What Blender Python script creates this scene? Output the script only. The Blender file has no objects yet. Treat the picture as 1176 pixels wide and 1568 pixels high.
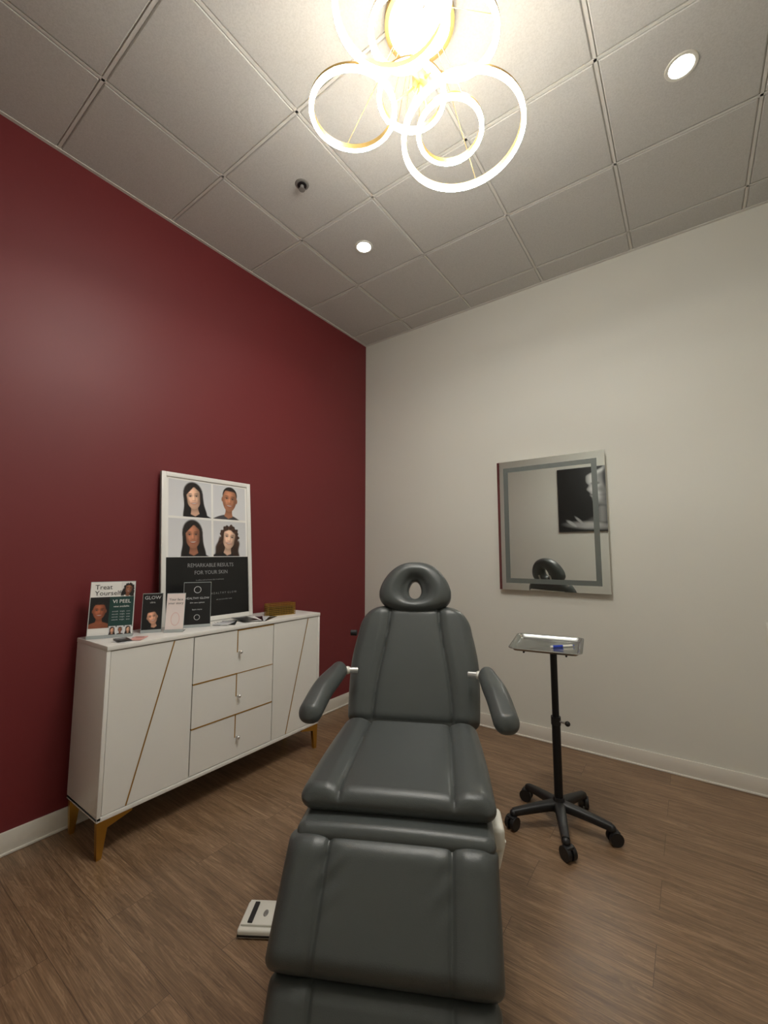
import bpy, bmesh, math, random
from mathutils import Vector, Matrix
random.seed(4)
S = bpy.context.scene

# ------------------------------------------------------------------ helpers
def lin(r, g, b):
    f = lambda c: (c/255/12.92) if c/255 <= 0.04045 else ((c/255+0.055)/1.055)**2.4
    return (f(r), f(g), f(b), 1)
def sstep(a, b_, x):
    t = max(0, min(1, (x-a)/(b_-a))); return t*t*(3-2*t)

MATS = {}
def mat(name, col=(0.8, 0.8, 0.8, 1), rough=0.5, metal=0.0, emit=None, es=0.0, var=0.04, vscale=8,
        bump=0.0, bscale=200, coat=0.0, spec=0.5):
    if name in MATS: return MATS[name]
    m = bpy.data.materials.new(name); m.use_nodes = True
    nt = m.node_tree; b = nt.nodes['Principled BSDF']
    b.inputs['Roughness'].default_value = rough
    b.inputs['Metallic'].default_value = metal
    b.inputs['Coat Weight'].default_value = coat
    b.inputs['Specular IOR Level'].default_value = spec
    tc = nt.nodes.new('ShaderNodeTexCoord')
    n = nt.nodes.new('ShaderNodeTexNoise'); n.inputs['Scale'].default_value = vscale
    nt.links.new(tc.outputs['Object'], n.inputs['Vector'])
    mx = nt.nodes.new('ShaderNodeMix'); mx.data_type = 'RGBA'
    mx.inputs[6].default_value = tuple(c*(1-var) for c in col[:3])+(1,)
    mx.inputs[7].default_value = tuple(min(1, c*(1+var)) for c in col[:3])+(1,)
    nt.links.new(n.outputs['Fac'], mx.inputs[0])
    nt.links.new(mx.outputs[2], b.inputs['Base Color'])
    if bump > 0:
        n2 = nt.nodes.new('ShaderNodeTexNoise'); n2.inputs['Scale'].default_value = bscale
        n2.inputs['Detail'].default_value = 4
        nt.links.new(tc.outputs['Object'], n2.inputs['Vector'])
        bp = nt.nodes.new('ShaderNodeBump'); bp.inputs['Strength'].default_value = bump
        bp.inputs['Distance'].default_value = 0.002
        nt.links.new(n2.outputs['Fac'], bp.inputs['Height'])
        nt.links.new(bp.outputs['Normal'], b.inputs['Normal'])
    if emit:
        b.inputs['Emission Color'].default_value = emit
        b.inputs['Emission Strength'].default_value = es
    MATS[name] = m
    return m

class MB:
    def __init__(self): self.bm = bmesh.new(); self.mats = []
    def mi(self, m):
        if m not in self.mats: self.mats.append(m)
        return self.mats.index(m)
    def merge(self, t, m, M=None):
        idx = self.mi(m)
        if M is not None: bmesh.ops.transform(t, matrix=M, verts=t.verts)
        for f in t.faces: f.material_index = idx
        me = bpy.data.meshes.new('tmp'); t.to_mesh(me); t.free()
        self.bm.from_mesh(me); bpy.data.meshes.remove(me)
    def box(self, lo, hi, m, bevel=0.0, seg=2, M=None):
        t = bmesh.new(); bmesh.ops.create_cube(t, size=1)
        for v in t.verts:
            v.co = Vector([(lo[i]+hi[i])/2 + v.co[i]*(hi[i]-lo[i]) for i in range(3)])
        if bevel > 0:
            bmesh.ops.bevel(t, geom=list(t.edges), offset=bevel, segments=seg, affect='EDGES', profile=0.5)
        self.merge(t, m, M)
    def cyl(self, p0, p1, r0, m, r1=None, seg=24, M=None):
        if r1 is None: r1 = r0
        p0 = Vector(p0); p1 = Vector(p1); d = p1-p0
        t = bmesh.new()
        bmesh.ops.create_cone(t, cap_ends=True, segments=seg, radius1=r0, radius2=r1, depth=d.length)
        q = d.to_track_quat('Z', 'Y').to_matrix().to_4x4()
        bmesh.ops.transform(t, matrix=Matrix.Translation((p0+p1)/2) @ q, verts=t.verts)
        self.merge(t, m, M)
    def sph(self, c, r, m, sc=(1, 1, 1), M=None, seg=20):
        t = bmesh.new(); bmesh.ops.create_uvsphere(t, u_segments=seg, v_segments=seg//2, radius=r)
        for v in t.verts: v.co = Vector([c[i]+v.co[i]*sc[i] for i in range(3)])
        self.merge(t, m, M)
    def poly(self, pts, m, M=None):
        t = bmesh.new(); vs = [t.verts.new(p) for p in pts]; t.faces.new(vs); self.merge(t, m, M)
    def grid(self, rows, m, closed_u=False, closed_v=False, M=None, doubles=True):
        t = bmesh.new(); vs = [[t.verts.new(p) for p in r] for r in rows]
        nr = len(rows); nc = len(rows[0])
        for j in range(nr if closed_v else nr-1):
            for i in range(nc if closed_u else nc-1):
                a = vs[j][i]; b = vs[j][(i+1) % nc]; c = vs[(j+1) % nr][(i+1) % nc]; d = vs[(j+1) % nr][i]
                try: t.faces.new((a, b, c, d))
                except ValueError: pass
        if doubles: bmesh.ops.remove_doubles(t, verts=t.verts, dist=1e-5)
        bmesh.ops.recalc_face_normals(t, faces=t.faces)
        self.merge(t, m, M)
    def done(self, name, parent=None, loc=(0, 0, 0), rotz=0.0, angle=35, smooth=True):
        me = bpy.data.meshes.new(name); self.bm.to_mesh(me); self.bm.free()
        for m in self.mats: me.materials.append(m)
        if smooth:
            for p in me.polygons: p.use_smooth = True
            me.set_sharp_from_angle(angle=math.radians(angle))
        o = bpy.data.objects.new(name, me); S.collection.objects.link(o)
        o.location = loc; o.rotation_euler = (0, 0, rotz)
        if parent: o.parent = parent
        return o

def root(name, loc=(0, 0, 0), rotz=0.0):
    e = bpy.data.objects.new(name, None); S.collection.objects.link(e)
    e.location = loc; e.rotation_euler = (0, 0, rotz); e.empty_display_size = 0.1
    return e

def frame(O, U, V):
    U = Vector(U).normalized(); V = Vector(V).normalized(); N = U.cross(V).normalized()
    M = Matrix.Identity(4)
    for i, a in enumerate((U, V, N)):
        for k in range(3): M[k][i] = a[k]
    M.translation = Vector(O)
    return M

def text(body, size, M, x, y, z, m, parent, name, align='CENTER', sx=1.0):
    c = bpy.data.curves.new(name, 'FONT'); c.body = body; c.size = size; c.align_x = align; c.align_y = 'CENTER'
    c.resolution_u = 2
    o = bpy.data.objects.new(name, c); S.collection.objects.link(o); c.materials.append(m)
    o.parent = parent
    o.matrix_local = M @ Matrix.Translation((x, y, z)) @ Matrix.Diagonal((sx, 1, 1, 1))
    return o

def ell(cx, cy, rx, ry, n=28):
    return [(cx+rx*math.cos(2*math.pi*i/n), cy+ry*math.sin(2*math.pi*i/n), 0) for i in range(n)]

# ------------------------------------------------------------------ materials
def wall_mat(name, col, rough, bump=0.15, spec=0.5):
    return mat(name, col, rough, var=0.025, vscale=1.5, bump=bump, bscale=160, spec=spec)
M_red = wall_mat('burgundy_paint', lin(112, 39, 42), 0.50, 0.10, 0.42)
M_cream = wall_mat('cream_paint', lin(214, 213, 204), 0.6, 0.1)
M_base = mat('baseboard_vinyl', lin(215, 210, 200), 0.45)
M_white = mat('white_lacquer', lin(232, 230, 225), 0.3, var=0.01)
M_gold = mat('brushed_gold', lin(204, 164, 80), 0.3, metal=1.0)
M_inlay = mat('gold_inlay', lin(176, 134, 62), 0.4, metal=0.55)
M_satin = mat('satin_champagne_gold', lin(176, 146, 90), 0.42, metal=0.8)
M_leather = mat('grey_leatherette', lin(71, 75, 74), 0.35, var=0.05, bump=0.25, bscale=420)
M_blk = mat('black_plastic', lin(20, 20, 22), 0.45)
M_blkmetal = mat('black_powdercoat', lin(22, 22, 24), 0.38, metal=0.3)
M_wplast = mat('white_plastic', lin(222, 220, 210), 0.4)
M_greyfit = mat('grey_enamel', lin(120, 118, 114), 0.4)
M_chrome = mat('stainless_steel', (0.72, 0.72, 0.72, 1), 0.28, metal=1.0, var=0.02)
M_tray = mat('brushed_steel_tray', (0.52, 0.53, 0.52, 1), 0.24, metal=1.0, var=0.10, vscale=14)
M_mirror = mat('mirror_glass', (0.80, 0.83, 0.81, 1), 0.015, metal=1.0, var=0.0)
M_frost = mat('frosted_glass_band', lin(104, 110, 106), 0.45, metal=0.2)
M_led = mat('led_diffuser', (1, 1, 1, 1), 0.5, emit=(1.0, 0.97, 0.90, 1), es=80)
M_topglow = mat('added_top_glow', (1, 1, 1, 1), 0.5, emit=(1.0, 0.94, 0.80, 1), es=17)  # weak emission added on top of the rings to brighten the ceiling
M_discglow = mat('added_disc_glow', (1, 1, 1, 1), 0.5, emit=(0.93, 0.98, 1.0, 1), es=55)  # emission of the disc added for a blown-out chandelier centre
M_down = mat('downlight_lens', (1, 1, 1, 1), 0.5, emit=(1.0, 0.95, 0.86, 1), es=25)
M_tbar = mat('ceiling_grid_metal', lin(214, 212, 206), 0.5)
M_paper = mat('white_paper', lin(238, 236, 232), 0.55)
M_print_blk = mat('black_print', lin(14, 14, 16), 0.35)
M_print_grey = mat('pale_grey_print', lin(205, 206, 208), 0.5)

def floor_material():
    m = bpy.data.materials.new('wood_plank_floor'); m.use_nodes = True
    nt = m.node_tree; N = nt.nodes; Lk = nt.links.new; b = N['Principled BSDF']
    tc = N.new('ShaderNodeTexCoord')
    br = N.new('ShaderNodeTexBrick'); br.offset = 0.37; br.inputs['Scale'].default_value = 1.0
    br.inputs['Brick Width'].default_value = 1.22; br.inputs['Row Height'].default_value = 0.18
    br.inputs['Mortar Size'].default_value = 0.0009; br.inputs['Mortar Smooth'].default_value = 0.3
    br.inputs['Color1'].default_value = (0, 0, 0, 1); br.inputs['Color2'].default_value = (1, 1, 1, 1)
    br.inputs['Mortar'].default_value = (0.5, 0.5, 0.5, 1)
    Lk(tc.outputs['Object'], br.inputs['Vector'])
    vm = N.new('ShaderNodeVectorMath'); vm.operation = 'MULTIPLY'; vm.inputs[1].default_value = (3.7, 5.1, 2.3)
    Lk(br.outputs['Color'], vm.inputs[0])
    va = N.new('ShaderNodeVectorMath'); va.operation = 'ADD'
    Lk(tc.outputs['Object'], va.inputs[0]); Lk(vm.outputs[0], va.inputs[1])
    mp = N.new('ShaderNodeMapping'); mp.inputs['Scale'].default_value = (1.2, 13, 1)
    Lk(va.outputs[0], mp.inputs['Vector'])
    n1 = N.new('ShaderNodeTexNoise'); n1.inputs['Scale'].default_value = 2.2; n1.inputs['Detail'].default_value = 6
    n1.inputs['Distortion'].default_value = 0.8; n1.inputs['Roughness'].default_value = 0.6
    Lk(mp.outputs[0], n1.inputs['Vector'])
    mu = N.new('ShaderNodeMath'); mu.operation = 'MULTIPLY'; mu.inputs[1].default_value = 60.0
    Lk(n1.outputs['Fac'], mu.inputs[0])
    sn = N.new('ShaderNodeMath'); sn.operation = 'SINE'; Lk(mu.outputs[0], sn.inputs[0])
    ab = N.new('ShaderNodeMath'); ab.operation = 'MULTIPLY_ADD'; ab.inputs[1].default_value = 0.5; ab.inputs[2].default_value = 0.5
    Lk(sn.outputs[0], ab.inputs[0])
    mp2 = N.new('ShaderNodeMapping'); mp2.inputs['Scale'].default_value = (2.4, 130, 1)
    Lk(va.outputs[0], mp2.inputs['Vector'])
    n2 = N.new('ShaderNodeTexNoise'); n2.inputs['Scale'].default_value = 2.4; n2.inputs['Detail'].default_value = 4
    Lk(mp2.outputs[0], n2.inputs['Vector'])
    mx = N.new('ShaderNodeMix'); mx.data_type = 'FLOAT'; mx.inputs[0].default_value = 0.5
    Lk(n1.outputs['Fac'], mx.inputs[2]); Lk(n2.outputs['Fac'], mx.inputs[3])
    mx2 = N.new('ShaderNodeMix'); mx2.data_type = 'FLOAT'; mx2.inputs[0].default_value = 0.08
    Lk(mx.outputs[0], mx2.inputs[2]); Lk(ab.outputs[0], mx2.inputs[3])
    cr = N.new('ShaderNodeValToRGB'); e = cr.color_ramp.elements
    e[0].position = 0.36; e[0].color = lin(99, 77, 57)
    e[1].position = 0.66; e[1].color = lin(157, 129, 101)
    x = e.new(0.5); x.color = lin(124, 98, 74)
    Lk(mx2.outputs[0], cr.inputs[0])
    pv = N.new('ShaderNodeMapRange'); pv.inputs[3].default_value = 0.92; pv.inputs[4].default_value = 1.06
    Lk(br.outputs['Color'], pv.inputs[0])
    mm = N.new('ShaderNodeVectorMath'); mm.operation = 'SCALE'
    Lk(cr.outputs[0], mm.inputs[0]); Lk(pv.outputs[0], mm.inputs['Scale'])
    mo = N.new('ShaderNodeMix'); mo.data_type = 'RGBA'; mo.inputs[7].default_value = lin(72, 55, 41)
    Lk(br.outputs['Fac'], mo.inputs[0]); Lk(mm.outputs[0], mo.inputs[6])
    Lk(mo.outputs[2], b.inputs['Base Color'])
    b.inputs['Roughness'].default_value = 0.37
    bp = N.new('ShaderNodeBump'); bp.inputs['Strength'].default_value = 0.3; bp.inputs['Distance'].default_value = 0.002
    Lk(mx2.outputs[0], bp.inputs['Height']); Lk(bp.outputs['Normal'], b.inputs['Normal'])
    return m
M_floor = floor_material()

def ceiling_material():
    m = bpy.data.materials.new('acoustic_tile'); m.use_nodes = True
    nt = m.node_tree; N = nt.nodes; Lk = nt.links.new; b = N['Principled BSDF']
    tc = N.new('ShaderNodeTexCoord')
    n = N.new('ShaderNodeTexNoise'); n.inputs['Scale'].default_value = 170; n.inputs['Detail'].default_value = 3
    Lk(tc.outputs['Object'], n.inputs['Vector'])
    cr = N.new('ShaderNodeValToRGB'); e = cr.color_ramp.elements
    e[0].position = 0.3; e[0].color = lin(190, 189, 185)
    e[1].position = 0.65; e[1].color = lin(202, 201, 197)
    Lk(n.outputs['Fac'], cr.inputs[0]); Lk(cr.outputs[0], b.inputs['Base Color'])
    b.inputs['Roughness'].default_value = 0.85
    bp = N.new('ShaderNodeBump'); bp.inputs['Strength'].default_value = 0.10; bp.inputs['Distance'].default_value = 0.002
    Lk(n.outputs['Fac'], bp.inputs['Height']); Lk(bp.outputs['Normal'], b.inputs['Normal'])
    return m
M_tile = ceiling_material()

def vc_material():
    m = bpy.data.materials.new('photo_print'); m.use_nodes = True
    nt = m.node_tree; b = nt.nodes['Principled BSDF']
    a = nt.nodes.new('ShaderNodeAttribute'); a.attribute_name = 'Col'
    nt.links.new(a.outputs['Color'], b.inputs['Base Color']); b.inputs['Roughness'].default_value = 0.4
    return m
M_vc = vc_material()
def raster(name, parent, M, x0, y0, w, h, nx, ny, fn, z):
    vs = []; cols = []
    for j in range(ny+1):
        for i in range(nx+1):
            x = x0+w*i/nx; y = y0+h*j/ny
            vs.append(M @ Vector((x, y, z))); c = fn(x, y); cols.append((c[0], c[1], c[2], 1))
    fs = [(j*(nx+1)+i, j*(nx+1)+i+1, (j+1)*(nx+1)+i+1, (j+1)*(nx+1)+i) for j in range(ny) for i in range(nx)]
    me = bpy.data.meshes.new(name); me.from_pydata(vs, [], fs); me.materials.append(M_vc)
    at = me.color_attributes.new('Col', 'FLOAT_COLOR', 'POINT')
    for k, c in enumerate(cols): at.data[k].color = c
    o = bpy.data.objects.new(name, me); S.collection.objects.link(o); o.parent = parent
    return o

def face_fn(cx, cy, s, skin, hair, style, cloth, bg, tilt=0.0):
    sk = Vector(skin[:3]); hr = Vector(hair[:3]); cl = Vector(cloth[:3]); bgv = Vector(bg[:3])
    ct, st_ = math.cos(math.radians(tilt)), math.sin(math.radians(tilt))
    def f(X, Y):
        x = (X-cx)/s; y = (Y-cy)/s
        x, y = ct*x+st_*y, -st_*x+ct*y
        def E(ex, ey, rx, ry, soft=.12):
            d = math.sqrt(((x-ex)/rx)**2+((y-ey)/ry)**2); return 1-sstep(1-soft, 1+soft, d)
        def mixv(a, b_, t): return a.lerp(b_, max(0, min(1, t)))
        c = bgv*(1-.05*y)
        wv = .5+.5*math.sin(22*x+6*math.sin(2.6*y+x*2))
        hc = hr*(1+1.6*wv*max(0, math.sin(1.6*y+1.3*abs(x)+.4)))
        if style == 'long':
            lim = .82+.14*max(0, -y)+.03*math.sin(4*y+1)
            hcov = max(E(0, .36, .80, .90), (1-sstep(lim-.08, lim+.05, abs(x)))*(1-sstep(.3, .5, y)))
        elif style == 'curly':
            a = math.atan2(y-.1, x); rr_ = 1.0+.06*math.sin(9*a+1)+.05*math.sin(17*a)
            hcov = max(1-sstep(.92, 1.04, math.hypot(x*1.05, (y-.12)*.95)/rr_), (1-sstep(.92, 1.12, abs(x+.06*math.sin(5*y))-.15*max(0, -y)))*(1-sstep(-.3, .1, y)))
        else:
            hcov = E(0, .40, .67, .68, .06)
        c = mixv(c, hc, hcov)
        sh = -1.22-.30*min(abs(x), 1.4)**1.7
        c = mixv(c, cl*(.8+.3*math.exp(-(x+.4)**2)), 1-sstep(sh-.06, sh+.05, y))
        nk = (1-sstep(.27, .34, abs(x)-.25*max(0, -y-1.05)))*(1-sstep(-.6, -.5, y))*sstep(-1.62+.5*abs(x), -1.5+.5*abs(x), y)
        c = mixv(c, sk*(.5+.3*sstep(-.9, -1.4, y)), nk)
        if style == 'short':
            for sg in (-1, 1): c = mixv(c, sk*.6, E(sg*.65, -.02, .09, .2, .3))
        hw = .66*math.sqrt(max(0, 1-(y/.99)**2))
        if y < 0: hw *= 1+.08*y
        fc = (1-sstep(hw-.05, hw+.03, abs(x))) if abs(y) < .99 else 0
        L = .52+.70*math.exp(-((x+.14)**2/.24+(y-.15)**2/.9))
        L += .34*math.exp(-((x+.02)**2/.005+(y+.02)**2/.05)) + .20*math.exp(-((x+.32)**2/.02+(y+.16)**2/.02)) + .16*math.exp(-((x-.30)**2/.02+(y+.16)**2/.02)) + .2*math.exp(-((x+.05)**2/.08+(y-.52)**2/.03))
        k = sk*L
        k = mixv(k, sk*.36, .5*sstep(.2, .62, x)*(1-sstep(.3, .9, abs(y))))
        for sg in (-1, 1):
            k = mixv(k, sk*.36, .6*E(sg*.27, .16, .2, .12, .7))
            k = mixv(k, Vector((.5, .48, .45)), .45*E(sg*.27, .1, .09, .032, .5))
            k = mixv(k, Vector((.012, .009, .008)), .95*E(sg*.27, .105, .06, .045, .5)+.8*E(sg*.27, .15, .14, .025, .6))
            k = mixv(k, hr*1.4, .7*E(sg*.29, .31-.03*abs(abs(x)-.25), .18, .032, .5))
            k = mixv(k, sk*.46, .4*E(sg*.40, -.38, .05, .18, .8))
            k = mixv(k, sk*.40, .5*E(sg*.60, -.38, .18, .45, .8))
        k = mixv(k, sk*.34, .6*E(0, -.27, .14, .035, .7)+.3*E(.13, -.08, .05, .2, .8))
        k = mixv(k, Vector((sk.x*.55+.03, sk.y*.32, sk.z*.32)), .85*E(0, -.50+.25*x*x, .31, .10, .4))
        k = mixv(k, Vector((.62, .60, .57)), .85*E(0, -.49+.45*x*x, .22, .042, .5))
        k = mixv(k, sk*.5, .4*E(0, -.67, .18, .04, .8))
        c = mixv(c, k, fc)
        if style == 'long': hl = .84-.95*max(0, abs(x-.12)-.06)
        elif style == 'curly': hl = .72-.55*max(0, abs(x+.05)-.1)
        else: hl = .74-.25*max(0, abs(x)-.35)
        top = sstep(hl-.06, hl+.06, y)*hcov
        c = mixv(c, hc, top)
        if style != 'short':
            side = sstep(.50+.04*math.sin(5*y), .62, abs(x)) * (1-sstep(1.0, 1.1, abs(x)))*hcov*sstep(-1.9, -1.3, y)*(1 if y < .6 else 0)
            c = mixv(c, hc, side*(1 if y > -.9 else .9))
        return c
    return f

# ------------------------------------------------------------------ room shell
H = 3.503; XR = 3.70; YF = -3.85
b = MB(); b.box((-0.1, YF-0.1, -0.08), (XR+0.1, 0.1, 0), M_floor); b.done('floor', smooth=False)
b = MB(); b.box((-0.1, YF-0.1, 0), (0, 0.0, H+0.12), M_red); b.done('wall_left', smooth=False)
b = MB(); b.box((-0.1, 0, 0), (XR+0.1, 0.1, H+0.12), M_cream); b.done('wall_back', smooth=False)
b = MB(); b.box((XR, YF-0.1, 0), (XR+0.1, 0, H+0.12), M_cream); b.done('wall_right', smooth=False)
b = MB(); b.box((0, YF-0.1, 0), (XR, YF, H+0.12), M_cream); b.done('wall_front', smooth=False)

b = MB()
b.box((-0.1, YF-0.1, H+0.008), (XR+0.1, 0.1, H+0.12), M_tbar)
xs = [0.0]+[0.57+0.61*k for k in range(6)]; xs = [x for x in xs if x < XR-0.02]+[XR]
ys = [0.0]+[-0.22-0.61*k for k in range(6)]; ys = [y for y in ys if y > YF+0.02]+[YF]
g = 0.011
for i in range(len(xs)-1):
    for j in range(len(ys)-1):
        x0 = xs[i]+(g if i else 0.016); x1 = xs[i+1]-(g if i < len(xs)-2 else 0.016)
        y1 = ys[j]-(g if j else 0.016); y0 = ys[j+1]+(g if j < len(ys)-2 else 0.016)
        b.box((x0, y0, H), (x1, y1, H+0.014), M_tile, bevel=0.004, seg=1)
for x in xs[1:-1]: b.box((x-0.0065, YF, H+0.001), (x+0.0065, 0, H+0.008), M_tbar)
for y in ys[1:-1]: b.box((0, y-0.0065, H+0.001), (XR, y+0.0065, H+0.008), M_tbar)
b.done('ceiling', smooth=False)
b = MB(); b.box((0, YF, H-0.004), (0.02, 0, H+0.012), M_tbar); b.done('trim_1', smooth=False)
b = MB(); b.box((0.02, -0.02, H-0.004), (XR, 0, H+0.012), M_tbar); b.done('trim_2', smooth=False)
b = MB(); b.box((0, YF, 0), (0.011, -0.011, 0.1), M_base, bevel=0.003); b.box((0, YF, 0), (0.02, -0.011, 0.012), M_base, bevel=0.004); b.done('baseboard_left')
b = MB(); b.box((0, -0.011, 0), (XR, 0, 0.1), M_base, bevel=0.003); b.box((0, -0.02, 0), (XR, 0, 0.012), M_base, bevel=0.004); b.done('baseboard_back')
b = MB(); b.box((XR-0.011, YF, 0), (XR, -0.011, 0.1), M_base, bevel=0.003); b.done('baseboard_right')
b = MB(); b.box((0.011, YF, 0), (XR-0.011, YF+0.011, 0.1), M_base, bevel=0.003); b.done('baseboard_front')

# ------------------------------------------------------------------ recessed lights, sprinkler
def downlight(x, y):
    r = root('recessed_downlight', (x, y, H))
    b = MB()
    prof = [(0.048, 0.002), (0.048, -0.003), (0.054, -0.005), (0.061, -0.004), (0.063, 0.0)]
    rows = [[(p[0]*math.cos(a), p[0]*math.sin(a), p[1]) for a in [2*math.pi*k/48 for k in range(48)]] for p in prof]
    b.grid(rows, M_wplast, closed_u=True); b.done('trim_ring', r)
    b = MB(); b.cyl((0, 0, -0.0025), (0, 0, 0.0), 0.0485, M_down, seg=48); b.done('lens', r)
    l = bpy.data.lights.new('lamp', 'SPOT'); l.energy = 24; l.spot_size = math.radians(125); l.spot_blend = 0.9
    l.shadow_soft_size = 0.045; l.color = (1, 0.95, 0.86)
    o = bpy.data.objects.new('lamp', l); S.collection.objects.link(o); o.parent = r; o.location = (0, 0, -0.01)
downlight(0.88, -1.145); downlight(2.705, -1.195)
b = MB()
b.cyl((0, 0, -0.004), (0, 0, 0), 0.036, M_greyfit, r1=0.041, seg=32)
b.cyl((0, 0, -0.008), (0, 0, -0.003), 0.026, M_blk, seg=24)
b.cyl((0, 0, -0.026), (0, 0, -0.004), 0.010, M_greyfit)
b.cyl((0, 0, -0.034), (0, 0, -0.031), 0.018, M_greyfit)
for s in (-1, 1): b.cyl((s*0.012, 0, -0.02), (s*0.006, 0, -0.033), 0.003, M_greyfit, seg=8)
b.done('fire_sprinkler', loc=(0.9, -1.75, H))

# ------------------------------------------------------------------ ring chandelier
CX, CY = 1.85, -2.01
ch = root('ring_chandelier', (CX, CY, H))
b = MB()
b.cyl((0, 0, -0.03), (0, 0, 0), 0.14, M_satin, seg=64)
b.cyl((0, 0, -0.36), (0, 0, -0.03), 0.012, M_satin)
b.cyl((0, 0, -0.30), (0, 0, -0.25), 0.03, M_satin, seg=32)
rings = [(1.604, -2.125, 3.15, 0.168, 4, 20), (1.958, -1.858, 3.05, 0.238, -3, 100), (1.898, -1.848, 3.12, 0.130, 5, 200),
         (1.964, -2.370, 3.05, 0.175, 3, 300), (1.912, -2.228, 3.15, 0.11, -5, 40), (1.802, -1.996, 3.2, 0.13, 4, 150),
         (2.04, -2.068, 3.21, 0.14, -4, 250)]
for k, (x, y, z, R, tilt, az) in enumerate(rings):
    c = Vector((x-CX, y-CY, z-H))
    q = Matrix.Translation(c) @ Matrix.Rotation(math.radians(tilt), 4, Vector((math.cos(math.radians(az)), math.sin(math.radians(az)), 0)))
    rb = MB(); n = 96; w = 0.009; h = 0.013
    def circ(r, zz): return [(r*math.cos(2*math.pi*i/n), r*math.sin(2*math.pi*i/n), zz) for i in range(n)]
    rb.grid([circ(R-w+.001, -h+0.004), circ(R-w+0.003, -h), circ(R+w-0.003, -h), circ(R+w-.0005, -h+0.003), circ(R+w-.0005, 0.002)], M_led, closed_u=True, M=q)
    rb.grid([circ(R+w, 0.002), circ(R+w, h), circ(R+w-.003, h)], M_satin, closed_u=True, M=q)
    rb.grid([circ(R-w+.003, h), circ(R-w, h), circ(R-w, -h+0.004)], M_satin, closed_u=True, M=q)
    rb.grid([circ(R+w-.003, h-.001), circ(R-w+.003, h-.001)], M_topglow, closed_u=True, M=q)  # added glowing top face, lifts the ceiling around the rings
    rb.done('led_ring_%d' % (k+1), ch)
    d = Vector((c.x, c.y, 0))
    dn = d.normalized() if d.length > 0.01 else Vector((1, 0, 0))
    near = c - dn*R
    b.cyl((0, 0, -0.28), near, 0.0055, M_satin, seg=10)
    for a in (az, az+120):
        p = q @ Vector((R*math.cos(math.radians(a)), R*math.sin(math.radians(a)), 0.01))
        b.cyl(p, (p.x*0.3, p.y*0.3, -0.03), 0.0012, M_satin, seg=6)
b.done('canopy_and_arms', ch)
b = MB(); b.cyl((0, 0, -0.045), (0, 0, -0.03), 0.11, M_discglow, r1=0.122, seg=48); b.done('added_glow_disc', ch)  # glowing disc added under the canopy to give the white central glare

# ------------------------------------------------------------------ sideboard
sb = root('sideboard_cabinet', (0, 0, 0))
X0, X1, Y0, Y1, Z0, Z1 = 0.05, 0.40, -2.43, -1.035, 0.17, 0.935
b = MB()
b.box((X0, Y0+0.012, Z0), (X1-0.022, Y1-0.012, Z1-0.022), M_white)
b.box((X0-0.005, Y0, Z1-0.022), (X1+0.004, Y1, Z1), M_white, bevel=0.003)
b.box((X0, Y0, Z0), (X1, Y0+0.018, Z1-0.022), M_white, bevel=0.002)
b.box((X0, Y1-0.018, Z0), (X1, Y1, Z1-0.022), M_white, bevel=0.002)
b.box((X0, Y0, Z0-0.006), (X1, Y1, Z0+0.014), M_white, bevel=0.002)
b.done('carcass', sb)
fx = X1-0.02; zb = Z0+0.017; zt = Z1-0.026
def front_poly(bb, pts, th=0.018, m=M_white):
    t = bmesh.new(); vs = [t.verts.new((fx, p[0], p[1])) for p in pts]; f = t.faces.new(vs)
    r = bmesh.ops.extrude_face_region(t, geom=[f])
    for v in r['geom']:
        if isinstance(v, bmesh.types.BMVert): v.co.x += th
    bmesh.ops.recalc_face_normals(t, faces=t.faces)
    bmesh.ops.bevel(t, geom=[e for e in t.edges], offset=0.001, segments=1, affect='EDGES')
    bb.merge(t, m)
b = MB(); gp = 0.002
for (ya, yb, yt, ybm) in ((-2.41, -2.003, -2.11, -2.309), (-1.452, -1.055, -1.151, -1.34)):
    front_poly(b, [(ya, zb), (ybm-gp, zb), (yt-gp, zt), (ya, zt)])
    front_poly(b, [(ybm+gp, zb), (yb, zb), (yb, zt), (yt+gp, zt)])
seams = [zb, 0.425, 0.657, zt]; ym = -1.725; ya, yb = -1.997, -1.458
for k in range(3):
    lo, hi = seams[k]+gp, seams[k+1]-gp
    front_poly(b, [(ya, lo), (yb, lo), (yb, hi), (ya, hi)])
b.done('door_and_drawer_fronts', sb)
b = MB(); xf = fx+0.0192
for (yt, ybm) in ((-2.11, -2.309), (-1.151, -1.34)):
    t = 0.0036
    b.grid([[(xf, ybm-t, zb), (xf, yt-t, zt)], [(xf, ybm+t, zb), (xf, yt+t, zt)]], M_inlay)
for k in range(3):
    hi = seams[k+1]
    if k < 2: b.box((fx+0.004, ya, hi-0.0035), (xf, (ym if k else yb), hi+0.0035), M_inlay)
    if k == 1: b.box((fx+0.004, ym, hi-0.0022), (xf-.0002, yb, hi+0.0022), M_inlay)
    b.box((fx+0.016, ym-0.0032, hi-0.13), (xf, ym+0.0032, hi), M_inlay)
    if k == 2: b.box((fx+0.016, ym, hi-0.006), (xf, yb, hi), M_inlay)
    b.cyl((fx+0.018, ym+0.012, hi-0.128), (fx+0.034, ym+0.012, hi-0.128), 0.004, M_chrome, seg=12)
    b.sph((fx+0.037, ym+0.012, hi-0.128), 0.010, M_chrome)
b.done('gold_inlays_and_knobs', sb)
b = MB()
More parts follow.
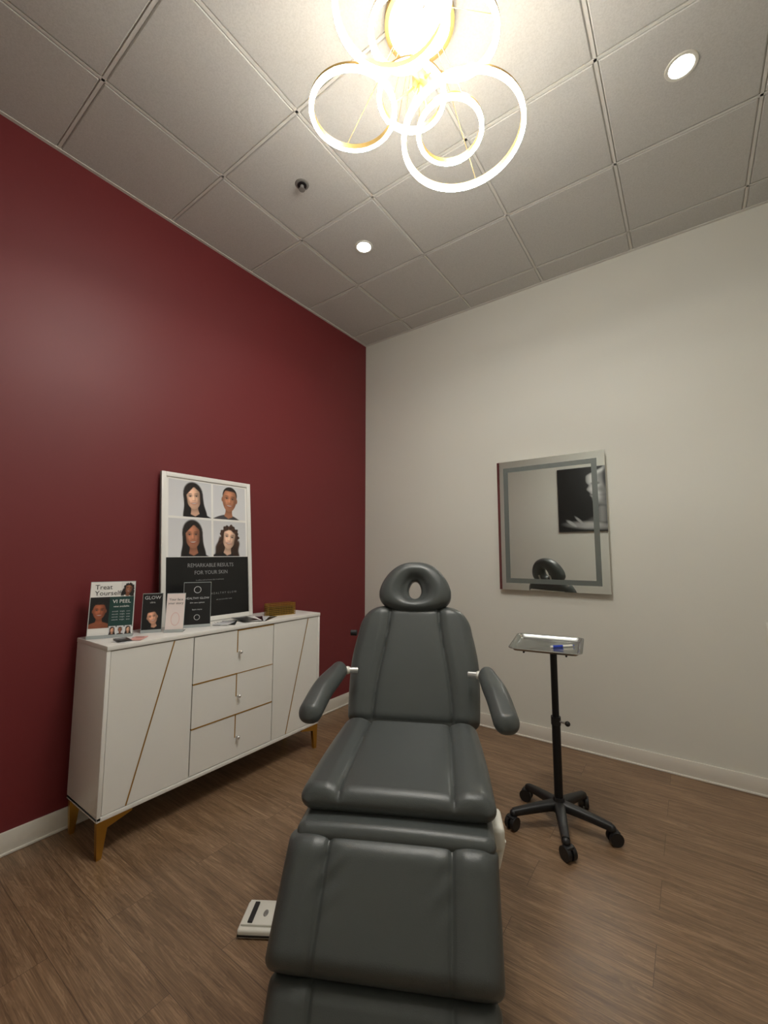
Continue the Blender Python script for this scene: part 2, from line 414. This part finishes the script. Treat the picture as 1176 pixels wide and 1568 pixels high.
def leg(y, s, x, sx):
    pts = [(y, Z0-0.006), (y+s*0.15, Z0-0.006), (y+s*0.15, Z0-0.018), (y+s*0.045, Z0-0.045), (y+s*0.028, 0), (y+s*0.008, 0)]
    t = bmesh.new(); vs = [t.verts.new((x, p[0], p[1])) for p in pts]; f = t.faces.new(vs)
    r = bmesh.ops.extrude_face_region(t, geom=[f])
    for v in r['geom']:
        if isinstance(v, bmesh.types.BMVert): v.co.x -= sx*0.022
    bmesh.ops.recalc_face_normals(t, faces=t.faces)
    b.merge(t, M_gold)
leg(Y0+0.004, 1, X1-0.006, 1); leg(Y1-0.004, -1, X1-0.006, 1); leg(Y0+0.004, 1, X0+0.01, -1); leg(Y1-0.004, -1, X0+0.01, -1)
b.done('gold_legs', sb)

# ------------------------------------------------------------------ printed pieces
BG = lin(214, 214, 217); DK = lin(22, 22, 26); WH = lin(226, 224, 222)
HB = lin(24, 18, 16); HBR = lin(52, 34, 25)
po = root('framed_poster', (0, 0, 0))
pB = Vector((0.115, -2.045, 0.937)); pW, pH = 0.635, 0.93
V = Vector((0.038-0.115, 0, 1.865-0.937)).normalized()
PM = frame(pB, (0, 1, 0), V)
b = MB()
b.box((0.0, 0, -0.018), (pW, pH, -0.004), M_paper, M=PM)
fw = 0.028
for lo, hi in (((0, 0, -0.018), (fw, pH, 0.006)), ((pW-fw, 0, -0.018), (pW, pH, 0.006)), ((fw, 0, -0.018), (pW-fw, fw, 0.006)), ((fw, pH-fw, -0.018), (pW-fw, pH, 0.006))):
    b.box(lo, hi, M_white, bevel=0.002, M=PM)
b.done('frame', po)
b = MB()
sp = 0.405
b.box((fw, fw, -0.004), (pW-fw, sp, -0.002), M_print_blk, M=PM)
b.box((fw, sp, -0.004), (pW-fw, pH-fw, -0.0025), M_paper, M=PM)
for i in range(24):
    a0 = 2*math.pi*i/24; a1 = 2*math.pi*(i+1)/24
    b.poly([(0.26+r*math.cos(a), 0.19+r*math.sin(a), 0.0) for r, a in ((.024, a0), (.028, a0), (.028, a1), (.024, a1))], M_print_grey, PM)
b.done('print', po, smooth=False)
xm = 0.335; ymid = sp+(pH-fw-sp)/2; zz = -0.0017
cells = [(fw+.016, xm-.006, ymid+.006, pH-fw-.012, lin(236, 190, 162), HB, 'long', DK, 6, 0.205, .078),
         (xm+.008, pW-fw-.014, ymid+.006, pH-fw-.012, lin(192, 130, 98), HB, 'short', lin(70, 66, 70), -5, 0.468, .084),
         (fw+.016, xm-.006, sp+.004, ymid-.008, lin(188, 126, 98), HB, 'long', DK, 3, 0.20, .080),
         (xm+.008, pW-fw-.014, sp+.004, ymid-.008, lin(240, 198, 172), HBR, 'curly', DK, -9, 0.462, .076)]
for k, (x0, x1, y0, y1, sk, hr, sty, cl, ti, cxx, sc) in enumerate(cells):
    raster('portrait_print_%d' % (k+1), po, PM, x0, y0, x1-x0, y1-y0, 150, 130, face_fn(cxx, y0+sc*1.62, sc, sk, hr, sty, cl, BG, ti), zz)
M_pt = mat('silver_print', lin(150, 150, 152), 0.5)
text('REMARKABLE RESULTS', 0.034, PM, pW/2+.01, 0.352, -0.0012, M_pt, po, 'headline', sx=0.95)
text('FOR YOUR SKIN', 0.034, PM, pW/2+.01, 0.306, -0.0012, M_pt, po, 'headline_2', sx=0.95)
text('in-office and at-home skin treatments', 0.013, PM, pW/2, 0.26, -0.0012, M_pt, po, 'caption')
text('H E A L T H Y  G L O W', 0.018, PM, pW/2+.10, 0.17, -0.0012, M_pt, po, 'caption_2')
text('ask your provider today', 0.012, PM, pW/2+.10, 0.13, -0.0012, M_pt, po, 'caption_3')

M_acr = mat('clear_acrylic_edge', lin(170, 176, 176), 0.15, var=0.0)
def stand(name, x, y, w, h, phi, tilt=9, back=M_paper):
    r = root(name, (x, y, Z1+0.0005))
    U = Vector((math.cos(math.radians(phi)), math.sin(math.radians(phi)), 0))
    Nn = U.cross(Vector((0, 0, 1)))
    Vv = (Vector((0, 0, 1))*math.cos(math.radians(tilt)) - Nn*math.sin(math.radians(tilt)))
    M = frame(U*(-w/2), U, Vv)
    b = MB()
    b.box((0, 0.002, -0.004), (w, h, 0), M_acr, M=M)
    b.box((0.002, 0.004, 0), (w-0.002, h-0.003, 0.001), back, M=M)
    M0 = frame(U*(-w/2), U, Vector((0, 0, 1)))
    b.box((0, 0, -0.065), (w, 0.0025, 0.012), M_acr, M=M0)
    b.box((0, 0, 0.008), (w, 0.016, 0.0105), M_acr, M=M0)
    return r, M, b
M_teal = mat('dark_teal_print', lin(24, 62, 58), 0.4); M_pk = mat('rose_print', lin(226, 170, 160), 0.5)
r, M, b = stand('flyer_stand', 0.185, -2.335, 0.2, 0.285, 62)
b.box((0.004, 0.05, 0.001), (0.196, 0.205, 0.0014), M_teal, M=M)
b.done('stand_and_print', r, smooth=False)
raster('portrait_print_1', r, M, 0.004, 0.05, 0.084, 0.155, 60, 100, face_fn(0.046, 0.135, 0.043, lin(170, 96, 66), HB, 'short', lin(140, 80, 56), lin(20, 20, 22), 0), 0.0018)
for k in range(3):
    raster('portrait_print_%d' % (k+2), r, M, 0.092+0.035*k, 0.012, 0.031, 0.045, 24, 32, face_fn(0.1075+0.035*k, 0.037, 0.013, (lin(226, 170, 140), lin(150, 96, 70), lin(230, 180, 150))[k], (HBR, HB, HBR)[k], ('long', 'short', 'long')[k], DK, BG, 0), 0.0019)
raster('portrait_print_5', r, M, 0.135, 0.206, 0.061, 0.074, 40, 44, face_fn(0.17, 0.245, 0.026, lin(150, 96, 70), HB, 'curly', WH, WH, -10), 0.0016)
text('Treat', 0.034, M, 0.02, 0.255, 0.002, M_print_blk, r, 'title', 'LEFT'); text('Yourself', 0.034, M, 0.02, 0.224, 0.002, M_print_blk, r, 'title_2', 'LEFT')
text('VI PEEL', 0.026, M, 0.142, 0.18, 0.0022, M_paper, r, 'title_3'); text('now available', 0.013, M, 0.142, 0.155, 0.0022, M_paper, r, 'title_4')
for k in range(4): text('smooth   bright   even', 0.009, M, 0.142, 0.13-.014*k, 0.0022, M_print_grey, r, 'line_%d' % k)
r, M, b = stand('brochure_holder', 0.205, -2.14, 0.1, 0.21, 60, back=M_print_blk)
b.done('holder_and_print', r, smooth=False)
raster('portrait_print', r, M, 0.004, 0.012, 0.092, 0.13, 60, 80, face_fn(0.052, 0.08, 0.037, lin(226, 168, 138), HB, 'short', DK, lin(16, 16, 18), 12), 0.0015)
text('GLOW', 0.026, M, 0.05, 0.185, 0.0015, M_print_grey, r, 'title'); text('ultra', 0.014, M, 0.05, 0.16, 0.0015, M_print_grey, r, 'title_2')
r, M, b = stand('brochure_holder', 0.30, -2.065, 0.095, 0.21, 50, back=mat('blush_print', lin(240, 226, 222), 0.5))
b.poly([(p[0], p[1], 0.0013) for p in ell(0.05, 0.07, 0.022, 0.035)], M_pk, M)
b.poly([(p[0], p[1], 0.0015) for p in ell(0.05, 0.07, 0.020, 0.033)], mat('blush_print', lin(240, 226, 222), 0.5), M)
b.done('holder_and_print', r, smooth=False)
text('Your face', 0.018, M, 0.048, 0.175, 0.0015, M_print_blk, r, 'title'); text('your story', 0.018, M, 0.048, 0.155, 0.0015, M_print_blk, r, 'title_2')
r, M, b = stand('brochure_holder', 0.245, -1.90, 0.15, 0.26, 62, back=M_print_blk)
for (cx, cy, R0) in ((0.075, 0.215, 0.02), (0.075, 0.055, 0.016)):
    for i in range(24):
        a0 = 2*math.pi*i/24; a1 = 2*math.pi*(i+1)/24
        b.poly([(cx+q*math.cos(a), cy+q*math.sin(a), 0.0014) for q, a in ((R0*.85, a0), (R0, a0), (R0, a1), (R0*.85, a1))], M_print_grey, M)
b.done('holder_and_print', r, smooth=False)
text('HEALTHY GLOW', 0.017, M, 0.075, 0.165, 0.0015, M_print_grey, r, 'title'); text('skin care system', 0.012, M, 0.075, 0.14, 0.0015, M_print_grey, r, 'title_2')
text('learn more', 0.012, M, 0.075, 0.1, 0.0015, M_print_grey, r, 'title_3')

def fan(name, x, y, specs):
    r = root(name, (x, y, Z1+0.0005)); b = MB()
    for k, (dx, dy, a, w, h, m) in enumerate(specs):
        M = Matrix.Translation((dx, dy, 0.0022*k)) @ Matrix.Rotation(math.radians(a), 4, 'Z')
        b.box((-w/2, -h/2, 0), (w/2, h/2, 0.002), m, M=M)
        c = M_print_blk if m is not M_print_blk else M_print_grey
        b.box((-w/2+0.01, h/2-0.03, 0.002), (w/2-0.01, h/2-0.02, 0.0021), c, M=M)
    b.done('leaflets', r, smooth=False)
fan('leaflet_fan', 0.285, -1.52, [(-.01*k+0.02, -.03*k+0.06, 30+12*k, .1, .2, (M_print_blk, M_print_grey, M_print_blk, M_paper, M_print_blk)[k]) for k in range(5)])
fan('appointment_cards', 0.27, -1.73, [(0, 0, 70, .09, .16, M_paper), (0.01, 0.02, 50, .09, .16, M_print_blk), (0.02, -.02, 35, .09, .12, M_print_grey)])
fan('postcards', 0.325, -2.30, [(0, 0, 20, .075, .14, M_print_grey), (0.01, 0.035, 45, .06, .1, M_pk), (-0.01, -0.03, 80, .06, .1, M_print_blk)])
r = root('gold_card_holder', (0.25, -1.28, Z1+0.0005), math.radians(-12)); b = MB()
wx, wy, hz = 0.035, 0.1, 0.08
for z in [0.003+0.0128*k for k in range(7)]:
    for s in (-1, 1):
        b.box((s*wx-0.0015, -wy, z-0.0015), (s*wx+0.0015, wy, z+0.0015), M_gold); b.box((-wx, s*wy-0.0015, z-0.0015), (wx, s*wy+0.0015, z+0.0015), M_gold)
for k in range(17):
    y = -wy+2*wy*k/16
    for s in (-1, 1): b.box((s*wx-0.0015, y-0.0015, 0), (s*wx+0.0015, y+0.0015, hz), M_gold)
for k in range(6):
    x = -wx+2*wx*k/5
    for s in (-1, 1): b.box((x-0.0015, s*wy-0.0015, 0), (x+0.0015, s*wy+0.0015, hz), M_gold)
b.box((-wx, -wy, 0), (wx, wy, 0.002), M_gold)
b.box((-wx+.012, -wy+.01, .002), (wx-.012, wy-.01, .055), mat('dark_cards', lin(50, 40, 24), 0.5))
b.done('wire_basket', r)

# ------------------------------------------------------------------ wall mirror
r = root('led_wall_mirror', (0, 0, 0)); b = MB()
mx0, mx1, mz0, mz1 = 1.385, 2.165, 1.085, 2.09
b.box((mx0+.02, -.034, mz0+.02), (mx1-.02, 0, mz1-.02), M_wplast)
b.box((mx0, -.040, mz0), (mx1, -.034, mz1), M_wplast)
b.done('backing', r, smooth=False)
b = MB(); b.box((mx0, -.0425, mz0), (mx1, -.040, mz1), M_mirror); b.done('glass', r, smooth=False)
b = MB(); i0, i1 = 0.052, 0.088
for lo, hi in (((mx0+i0, mz0+i0), (mx0+i1, mz1-i0)), ((mx1-i1, mz0+i0), (mx1-i0, mz1-i0)), ((mx0+i1, mz0+i0), (mx1-i1, mz0+i1)), ((mx0+i1, mz1-i1), (mx1-i1, mz1-i0))):
    b.box((lo[0], -.0432, lo[1]), (hi[0], -.0425, hi[1]), M_frost)
b.done('frosted_band', r, smooth=False)

r = root('portrait_canvas', (0, 0, 0)); CM = frame((1.76, YF+.036, 1.70), (-1, 0, 0), (0, 0, 1)); b = MB()
b.box((0, 0, -.03), (.80, .99, 0), M_print_blk, M=CM); b.done('canvas', r, smooth=False)
def canvas_fn(X, Y):
    x, y = X/.80, Y/.99
    def E(ex, ey, rx, ry, soft=.15, rot=0):
        c_, s_ = math.cos(rot), math.sin(rot); dx, dy = x-ex, y-ey
        d = math.hypot((c_*dx+s_*dy)/rx, (-s_*dx+c_*dy)/ry); return 1-sstep(1-soft, 1+soft, d)
    v = .008
    edge = .43+.05*math.sin(y*9+.6)+.035*math.exp(-((y-.64)/.035)**2)-.03*math.exp(-((y-.71)/.03)**2)+.02*math.exp(-((y-.55)/.02)**2)-.15*sstep(.48, .35, y)-.25*sstep(.85, 1.0, y)
    fc = (1-sstep(edge-.015, edge+.015, x))*sstep(.30, .36, y)*sstep(.02, .06, x)
    v = max(v, fc*(.10+.55*math.exp(-((x-edge+.10)/.09)**2)*sstep(.35, .6, y)+.15*math.exp(-((x-.2)**2+(y-.75)**2)/.02)))
    v *= 1-.75*fc*E(.32, .735, .07, .025, .5)
    v *= 1-.6*fc*E(.36, .56, .07, .012, .6)
    nk = (1-sstep(.26, .32, x-.3*(.35-y)))*sstep(.10, .16, y)*(1-sstep(.36, .42, y))
    v = max(v, nk*(.05+.22*math.exp(-((x-.22)/.08)**2)))
    v = max(v, (.35*E(.45, .09, .38, .055, .5, .06)+.12*E(.3, .16, .25, .07, .6, -.3)))
    v = max(v, .45*E(.75, .12, .11, .028, .4, .5)); v = max(v, .4*E(.6, .15, .12, .022, .4, .7))
    hair = E(.02, .82, .17, .25, .2); v = v*(1-hair)+.015*hair
    return (v, v, v*.98)
raster('photo_print', r, CM, .002, .002, .796, .986, 120, 150, canvas_fn, .002)

b = MB(); b.box((2.945, -.007, .85), (3.02, 0, .965), M_wplast, bevel=.003); b.box((2.967, -.011, .88), (2.998, -.006, .935), M_white, bevel=.002); b.done('wall_outlet')

# ------------------------------------------------------------------ treatment chair
tc = root('treatment_chair', (1.553, -1.63, 0), math.atan2(.464, .886))
def pad(name, L, wfn, th, O, Ld, seam=None, rc0=.03, rc1=.03, bend=None, X=(1, 0, 0), groove=.009, bolster=.010, extra=None, NX=140, NV=60, crown=.006, edge=.55, m=None):
    b = MB(); Xd = Vector(X).normalized(); Ld = Vector(Ld).normalized(); Nd = Xd.cross(Ld).normalized()
    if Nd.z < 0 and abs(Nd.z) > .05: Nd = -Nd
    O = Vector(O); top = []; bot = []; re = th*edge
    for j in range(NV+1):
        v = .5-.5*math.cos(math.pi*j/NV); d = v*L; de = (1-v)*L
        e = 1.0
        for q in (d, de):
            if q < re: e *= math.sqrt(max(0, 1-((re-q)/re)**2))
        ins = 0
        for q, rc in ((d, rc0), (de, rc1)):
            if rc > 0 and q < rc: ins += rc*(1-math.sqrt(max(0, 1-((rc-q)/rc)**2)))
        w = wfn(v)-2*ins; rt = []; rb = []
        for i in range(NX+1):
            x = w/2*math.sin(-math.pi/2+math.pi*i/NX); ds = w/2-abs(x)
            sd = math.sqrt(max(0, 1-((re-ds)/re)**2)) if ds < re else 1.0
            hh = th/2*sd*e
            tp = hh+crown*sd*e*(1-(2*x/w)**2)
            if seam:
                xs_ = seam(v); ee = min(1, sd*e*1.5)
                tp += ee*(bolster*sstep(xs_, xs_+.05, abs(x))*(1-.6*sstep(w/2-.06, w/2, abs(x))) - groove*math.exp(-((abs(x)-xs_)/.006)**2) - .35*groove*math.exp(-((abs(x)-xs_)/.02)**2))
            if extra: tp += extra(x, v)*sd*e
            off = bend(v) if bend else 0
            base = O+Xd*x+Ld*d+Nd*off
            rt.append(base+Nd*tp); rb.append(base-Nd*hh)
        top.append(rt); bot.append(rb)
    mm = m or M_leather
    t = bmesh.new()
    for rows in (top, bot):
        vs = [[t.verts.new(p) for p in r_] for r_ in rows]
        for j in range(NV):
            for i in range(NX): t.faces.new((vs[j][i], vs[j][i+1], vs[j+1][i+1], vs[j+1][i]))
    bmesh.ops.remove_doubles(t, verts=t.verts, dist=2e-4)
    bmesh.ops.recalc_face_normals(t, faces=t.faces)
    b.merge(t, mm)
    return b.done(name, tc, angle=70)
pad('seat_cushion', .60, lambda v: .59+.035*v+.012*math.sin(math.pi*v), .082, (-.006, .01, .572), (0, -1, 0.0), seam=lambda v: .175+.008*v, rc0=.03, rc1=.035,
    extra=lambda x, v: -.006*sstep(.5, 1, v)**2)
pad('under_cushion', .25, lambda v: .605, .055, (-.006, -.40, .507), (0, -1, 0.0), rc0=.02, rc1=.03)
Lb = Vector((0, .224, .49)).normalized(); Nb = Vector((0, -.909, .416))
def bw(v): return .615-.055*sstep(.45, 1, v)+.02*math.sin(math.pi*min(1, v*1.3))
pad('back_cushion', .575, bw, .10, Vector((0, .035, .575))-Nb*.045, Lb, seam=lambda v: .182-.058*sstep(.1, 1, v), rc0=.04, rc1=.12, crown=.01)
b = MB(); t = Vector((0, .035, .575))-Nb*.105
BM = frame(t, (1, 0, 0), Lb)
b.box((-.22, .02, -.012), (.22, .5, .012), M_wplast, bevel=.008, M=BM); b.done('back_shell', tc)
Ll = Vector((-.012, -.165, -.275)).normalized(); Nl = Vector((0, -.857, .514))
def wr(x, v):
    q = math.exp(-((abs(x)-.165)/.035)**2)*(1 if x < 0 else .5)
    return .0035*q*math.sin(v*26+x*70)*sstep(.05, .2, v)*(1-sstep(.35, .7, v))
pad('leg_cushion', .316, lambda v: .632+.012*v, .105, Vector((-.014, -.655, .530))-Nl*.055, Ll, seam=lambda v: .182+.004*v, rc0=.028, rc1=.03, extra=wr, crown=.008)
Lf = Vector((0, -.11, -.2)).normalized(); Nf = Vector((0, -.876, .48))
pad('foot_cushion', .20, lambda v: .618, .085, Vector((-.022, -.800, .250))-Nf*.055, Lf, seam=lambda v: .185, rc0=.03, rc1=.05)
for s in (-1, 1):
    d = Vector((s*.050, -.40, -.055)).normalized()
    Xd = Vector((-d.y, d.x, 0)).normalized()
    pad('armrest_'+('left', 'right')[s > 0], .395, lambda v: .078+.020*sstep(0, .5, v), .066, (s*.335, .055, .82), d, rc0=.04, rc1=.045, X=Xd,
        bend=lambda v: -.045*sstep(.45, 1, v)*v, NX=60, NV=48, groove=0, crown=.008, edge=.5)
b = MB()
for s in (-1, 1):
    b.cyl((s*.26, .06, .81), (s*.34, .03, .815), .014, M_chrome)
    b.sph((s*.305, .045, .812), .018, M_wplast)
    b.box((s*.335-.012, -.14, .775), (s*.335+.012, .03, .80), M_wplast, bevel=.004)
b.cyl((-.315, .16, .965), (-.285, .16, .965), .014, M_blk)
b.done('armrest_brackets', tc)
b = MB(); Lh = Vector((0, .32, .947)).normalized()
HM = frame((0, .322, 1.178), (1, 0, 0), Lh)
rows = []; NT = 112; NC = 44
for k in range(NT):
    a = 2*math.pi*k/NT; ca, sa = math.cos(a), math.sin(a)
    ox = .19*math.copysign(abs(ca)**.80, ca)*(1-(.20*sa if sa > 0 else 0))
    oy = (.165*abs(sa)**.92 if sa > 0 else -.088*abs(sa)**.55)-.026
    if sa < 0: oy -= .022*(1-abs(ox/.19)**2)
    ix = .032*ca*(1 - .15*sa); iy = -.012+.048*sa
    ring = []
    for c in range(NC):
        t = 2*math.pi*c/NC; cc, ss = math.cos(t), math.sin(t)
        f = .5+.5*math.copysign(abs(cc)**.75, cc)
        px = ix+(ox-ix)*f; py = iy+(oy-iy)*f
        zt = .05*math.copysign(abs(ss)**.7, ss)
        if ss > 0:
            zt += .014*math.sin(math.pi*f) - .018*math.exp(-((f-.16)/.16)**2)
            zt += .012*abs(px/.188)**2
            zt -= .008*math.exp(-((f-.36)/.035)**2)
        ring.append((px, py, zt))
    rows.append(ring)
b.grid(rows, M_leather, closed_u=True, closed_v=True, M=HM, doubles=False)
b.done('headrest', tc, angle=80)
b = MB()
for s in (-1, 1): b.cyl((s*.07, .27, .95), (s*.07, .365, 1.14), .009, M_chrome)
b.box((-.21, -.52, 0.0), (.21, .12, .07), M_wplast, bevel=.02, seg=3)
b.box((-.14, -.38, .07), (.14, -.02, .30), M_wplast, bevel=.02, seg=3)
b.box((-.11, -.33, .28), (.11, -.06, .44), M_wplast, bevel=.01)
b.box((-.24, -.50, .43), (.24, .02, .475), M_wplast, bevel=.01)
b.box((-.24, -.02, .46), (.24, .08, .56), M_wplast, bevel=.01)
b.cyl((-.22, -.56, .44), (.22, -.56, .44), .015, M_chrome)
for s in (-1, 1): b.box((s*.2-.012, -.66, .30), (s*.2+.012, -.50, .46), M_wplast, bevel=.005)
b.box((.28, -.52, .425), (.335, -.40, .50), M_wplast, bevel=.016, seg=3)
b.cyl((.305, -.49, .37), (.325, -.49, .45), .016, M_wplast)
b.cyl((.20, -.48, .45), (.30, -.48, .45), .012, M_chrome)
b.done('base_and_frame', tc)

# foot pedal
r = root('foot_control_pedal', (1.300, -2.160, 0), math.radians(33)); b = MB()
b.box((-.13, -.065, 0), (.13, .065, .03), M_wplast, bevel=.008, seg=3)
b.box((-.122, -.05, .028), (.122, .06, .038), M_wplast, bevel=.004)
for x in (-.09, .0, .09):
    b.box((x-.009, -.045, .037), (x+.009, .045, .043), M_blk, bevel=.002)
    b.sph((x+.045, .0, .037), .009, M_greyfit, sc=(1, 1.8, .5))
b.box((-.128, -.067, .008), (.128, -.064, .014), M_blk)
b.done('pedal_body', r)

# ------------------------------------------------------------------ instrument tray stand
ts = root('instrument_tray_stand', (2.005, -.955, 0)); b = MB()
for a in (1, 73, 146, -141, -70):
    ca, sa = math.cos(math.radians(a)), math.sin(math.radians(a)); rows = []
    for j in range(9):
        t = j/8; rr = .02+.215*t; w = .027-.009*t; z = .102-.028*t**1.3; h = .023-.006*t
        c = Vector((rr*ca, rr*sa, z)); n = Vector((-sa, ca, 0))
        rows.append([c+n*(w*math.copysign(abs(math.cos(q))**.6, math.cos(q)))+Vector((0, 0, h*math.copysign(abs(math.sin(q))**.6, math.sin(q)))) for q in [2*math.pi*i/16 for i in range(16)]])
    b.grid(rows, M_blk, closed_u=True); b.sph((.235*ca, .235*sa, .07), .019, M_blk)
    b.cyl((.235*ca, .235*sa, .04), (.235*ca, .235*sa, .075), .008, M_blk)
    sw = a+35; cs, sn = math.cos(math.radians(sw)), math.sin(math.radians(sw))
    c = Vector((.235*ca+.012*cs, .235*sa+.012*sn, .031)); n = Vector((-sn, cs, 0))
    for s in (-1, 1): b.cyl(c+n*(s*.006), c+n*(s*.025), .031, M_blk, seg=28)
    b.cyl(c+n*(-.006), c+n*.006, .02, M_blk, seg=20); b.box((-.018, -.02, -.004), (.02, .02, .012), M_blk, bevel=.006, M=Matrix.Translation(c+Vector((0, 0, .02))) @ Matrix.Rotation(math.radians(sw), 4, 'Z'))
b.cyl((0, 0, .075), (0, 0, .14), .036, M_blk, r1=.026, seg=32)
b.done('wheeled_base', ts)
b = MB()
b.cyl((0, 0, .12), (0, 0, .52), .021, M_blkmetal); b.cyl((0, 0, .50), (0, 0, .865), .017, M_blkmetal)
b.cyl((0, 0, .49), (0, 0, .53), .024, M_blk); b.cyl((.015, -.005, .51), (.055, -.015, .51), .005, M_chrome); b.sph((.06, -.016, .51), .013, M_blk)
TM = Matrix.Translation((-.03, .0, .872)) @ Matrix.Rotation(math.radians(9), 4, 'Z') @ Matrix.Rotation(math.radians(4), 4, 'X')
b.box((-.04, -.03, -.012), (.08, .05, .0), M_blkmetal, bevel=.003, M=TM)
for s in (-1, 1): b.cyl((s*.10, -.13, .0), (s*.10, .13, .0), .005, M_blkmetal, M=TM)
for s in (-1, 1): b.cyl((-.10, s*.08, .0), (.10, s*.08, .0), .005, M_blkmetal, M=TM)
b.done('post', ts)
def rr(w, d, rad, z, n=8):
    pts = []
    for cx, cy, a0 in ((w-rad, d-rad, 0), (-w+rad, d-rad, 90), (-w+rad, -d+rad, 180), (w-rad, -d+rad, 270)):
        for i in range(n+1):
            a = math.radians(a0+90*i/n); pts.append((cx+rad*math.cos(a), cy+rad*math.sin(a), z))
    return pts
b = MB(); w, d = .174, .16
rows = [rr(.004, .004, .002, .006), rr(w-.03, d-.03, .02, .006), rr(w-.022, d-.022, .024, .009), rr(w-.014, d-.014, .026, .022), rr(w-.011, d-.011, .026, .024), rr(w-.001, d-.001, .028, .024), rr(w, d, .028, .022),
        rr(w-.001, d-.001, .028, .0205), rr(w-.012, d-.012, .026, .0205), rr(w-.02, d-.02, .024, .007), rr(w-.029, d-.029, .02, .0045), rr(.004, .004, .002, .0045)]
b.grid(rows, M_tray, closed_u=True, M=TM); b.done('steel_tray', ts, angle=50)
M_blue = mat('blue_plastic', lin(30, 60, 170), .35)
b = MB(); b.cyl((.02, -.03, .0125), (.12, .03, .0125), .0055, M_wplast, M=TM, seg=14); b.cyl((.03, -.024, .0125), (.075, .003, .0125), .0062, M_blue, M=TM, seg=14); b.cyl((.12, .03, .0125), (.13, .036, .0125), .004, M_blue, r1=.001, M=TM, seg=12)
b.done('pen', ts)

# ------------------------------------------------------------------ world, camera
w = bpy.data.worlds.new('World'); S.world = w; w.use_nodes = True
w.node_tree.nodes['Background'].inputs[0].default_value = (0.5, .5, .5, 1); w.node_tree.nodes['Background'].inputs[1].default_value = .02
c = bpy.data.cameras.new('camera'); c.sensor_fit = 'HORIZONTAL'; c.sensor_width = 36; c.lens = 19.84; c.clip_start = 0.02
o = bpy.data.objects.new('camera', c); S.collection.objects.link(o)
o.location = (2.612, -3.314, 1.363); o.rotation_euler = (math.radians(95.6), 0, math.radians(35.7))
S.camera = o
S.view_settings.view_transform = 'Standard'
S.view_settings.look = 'None'
S.view_settings.exposure = 0
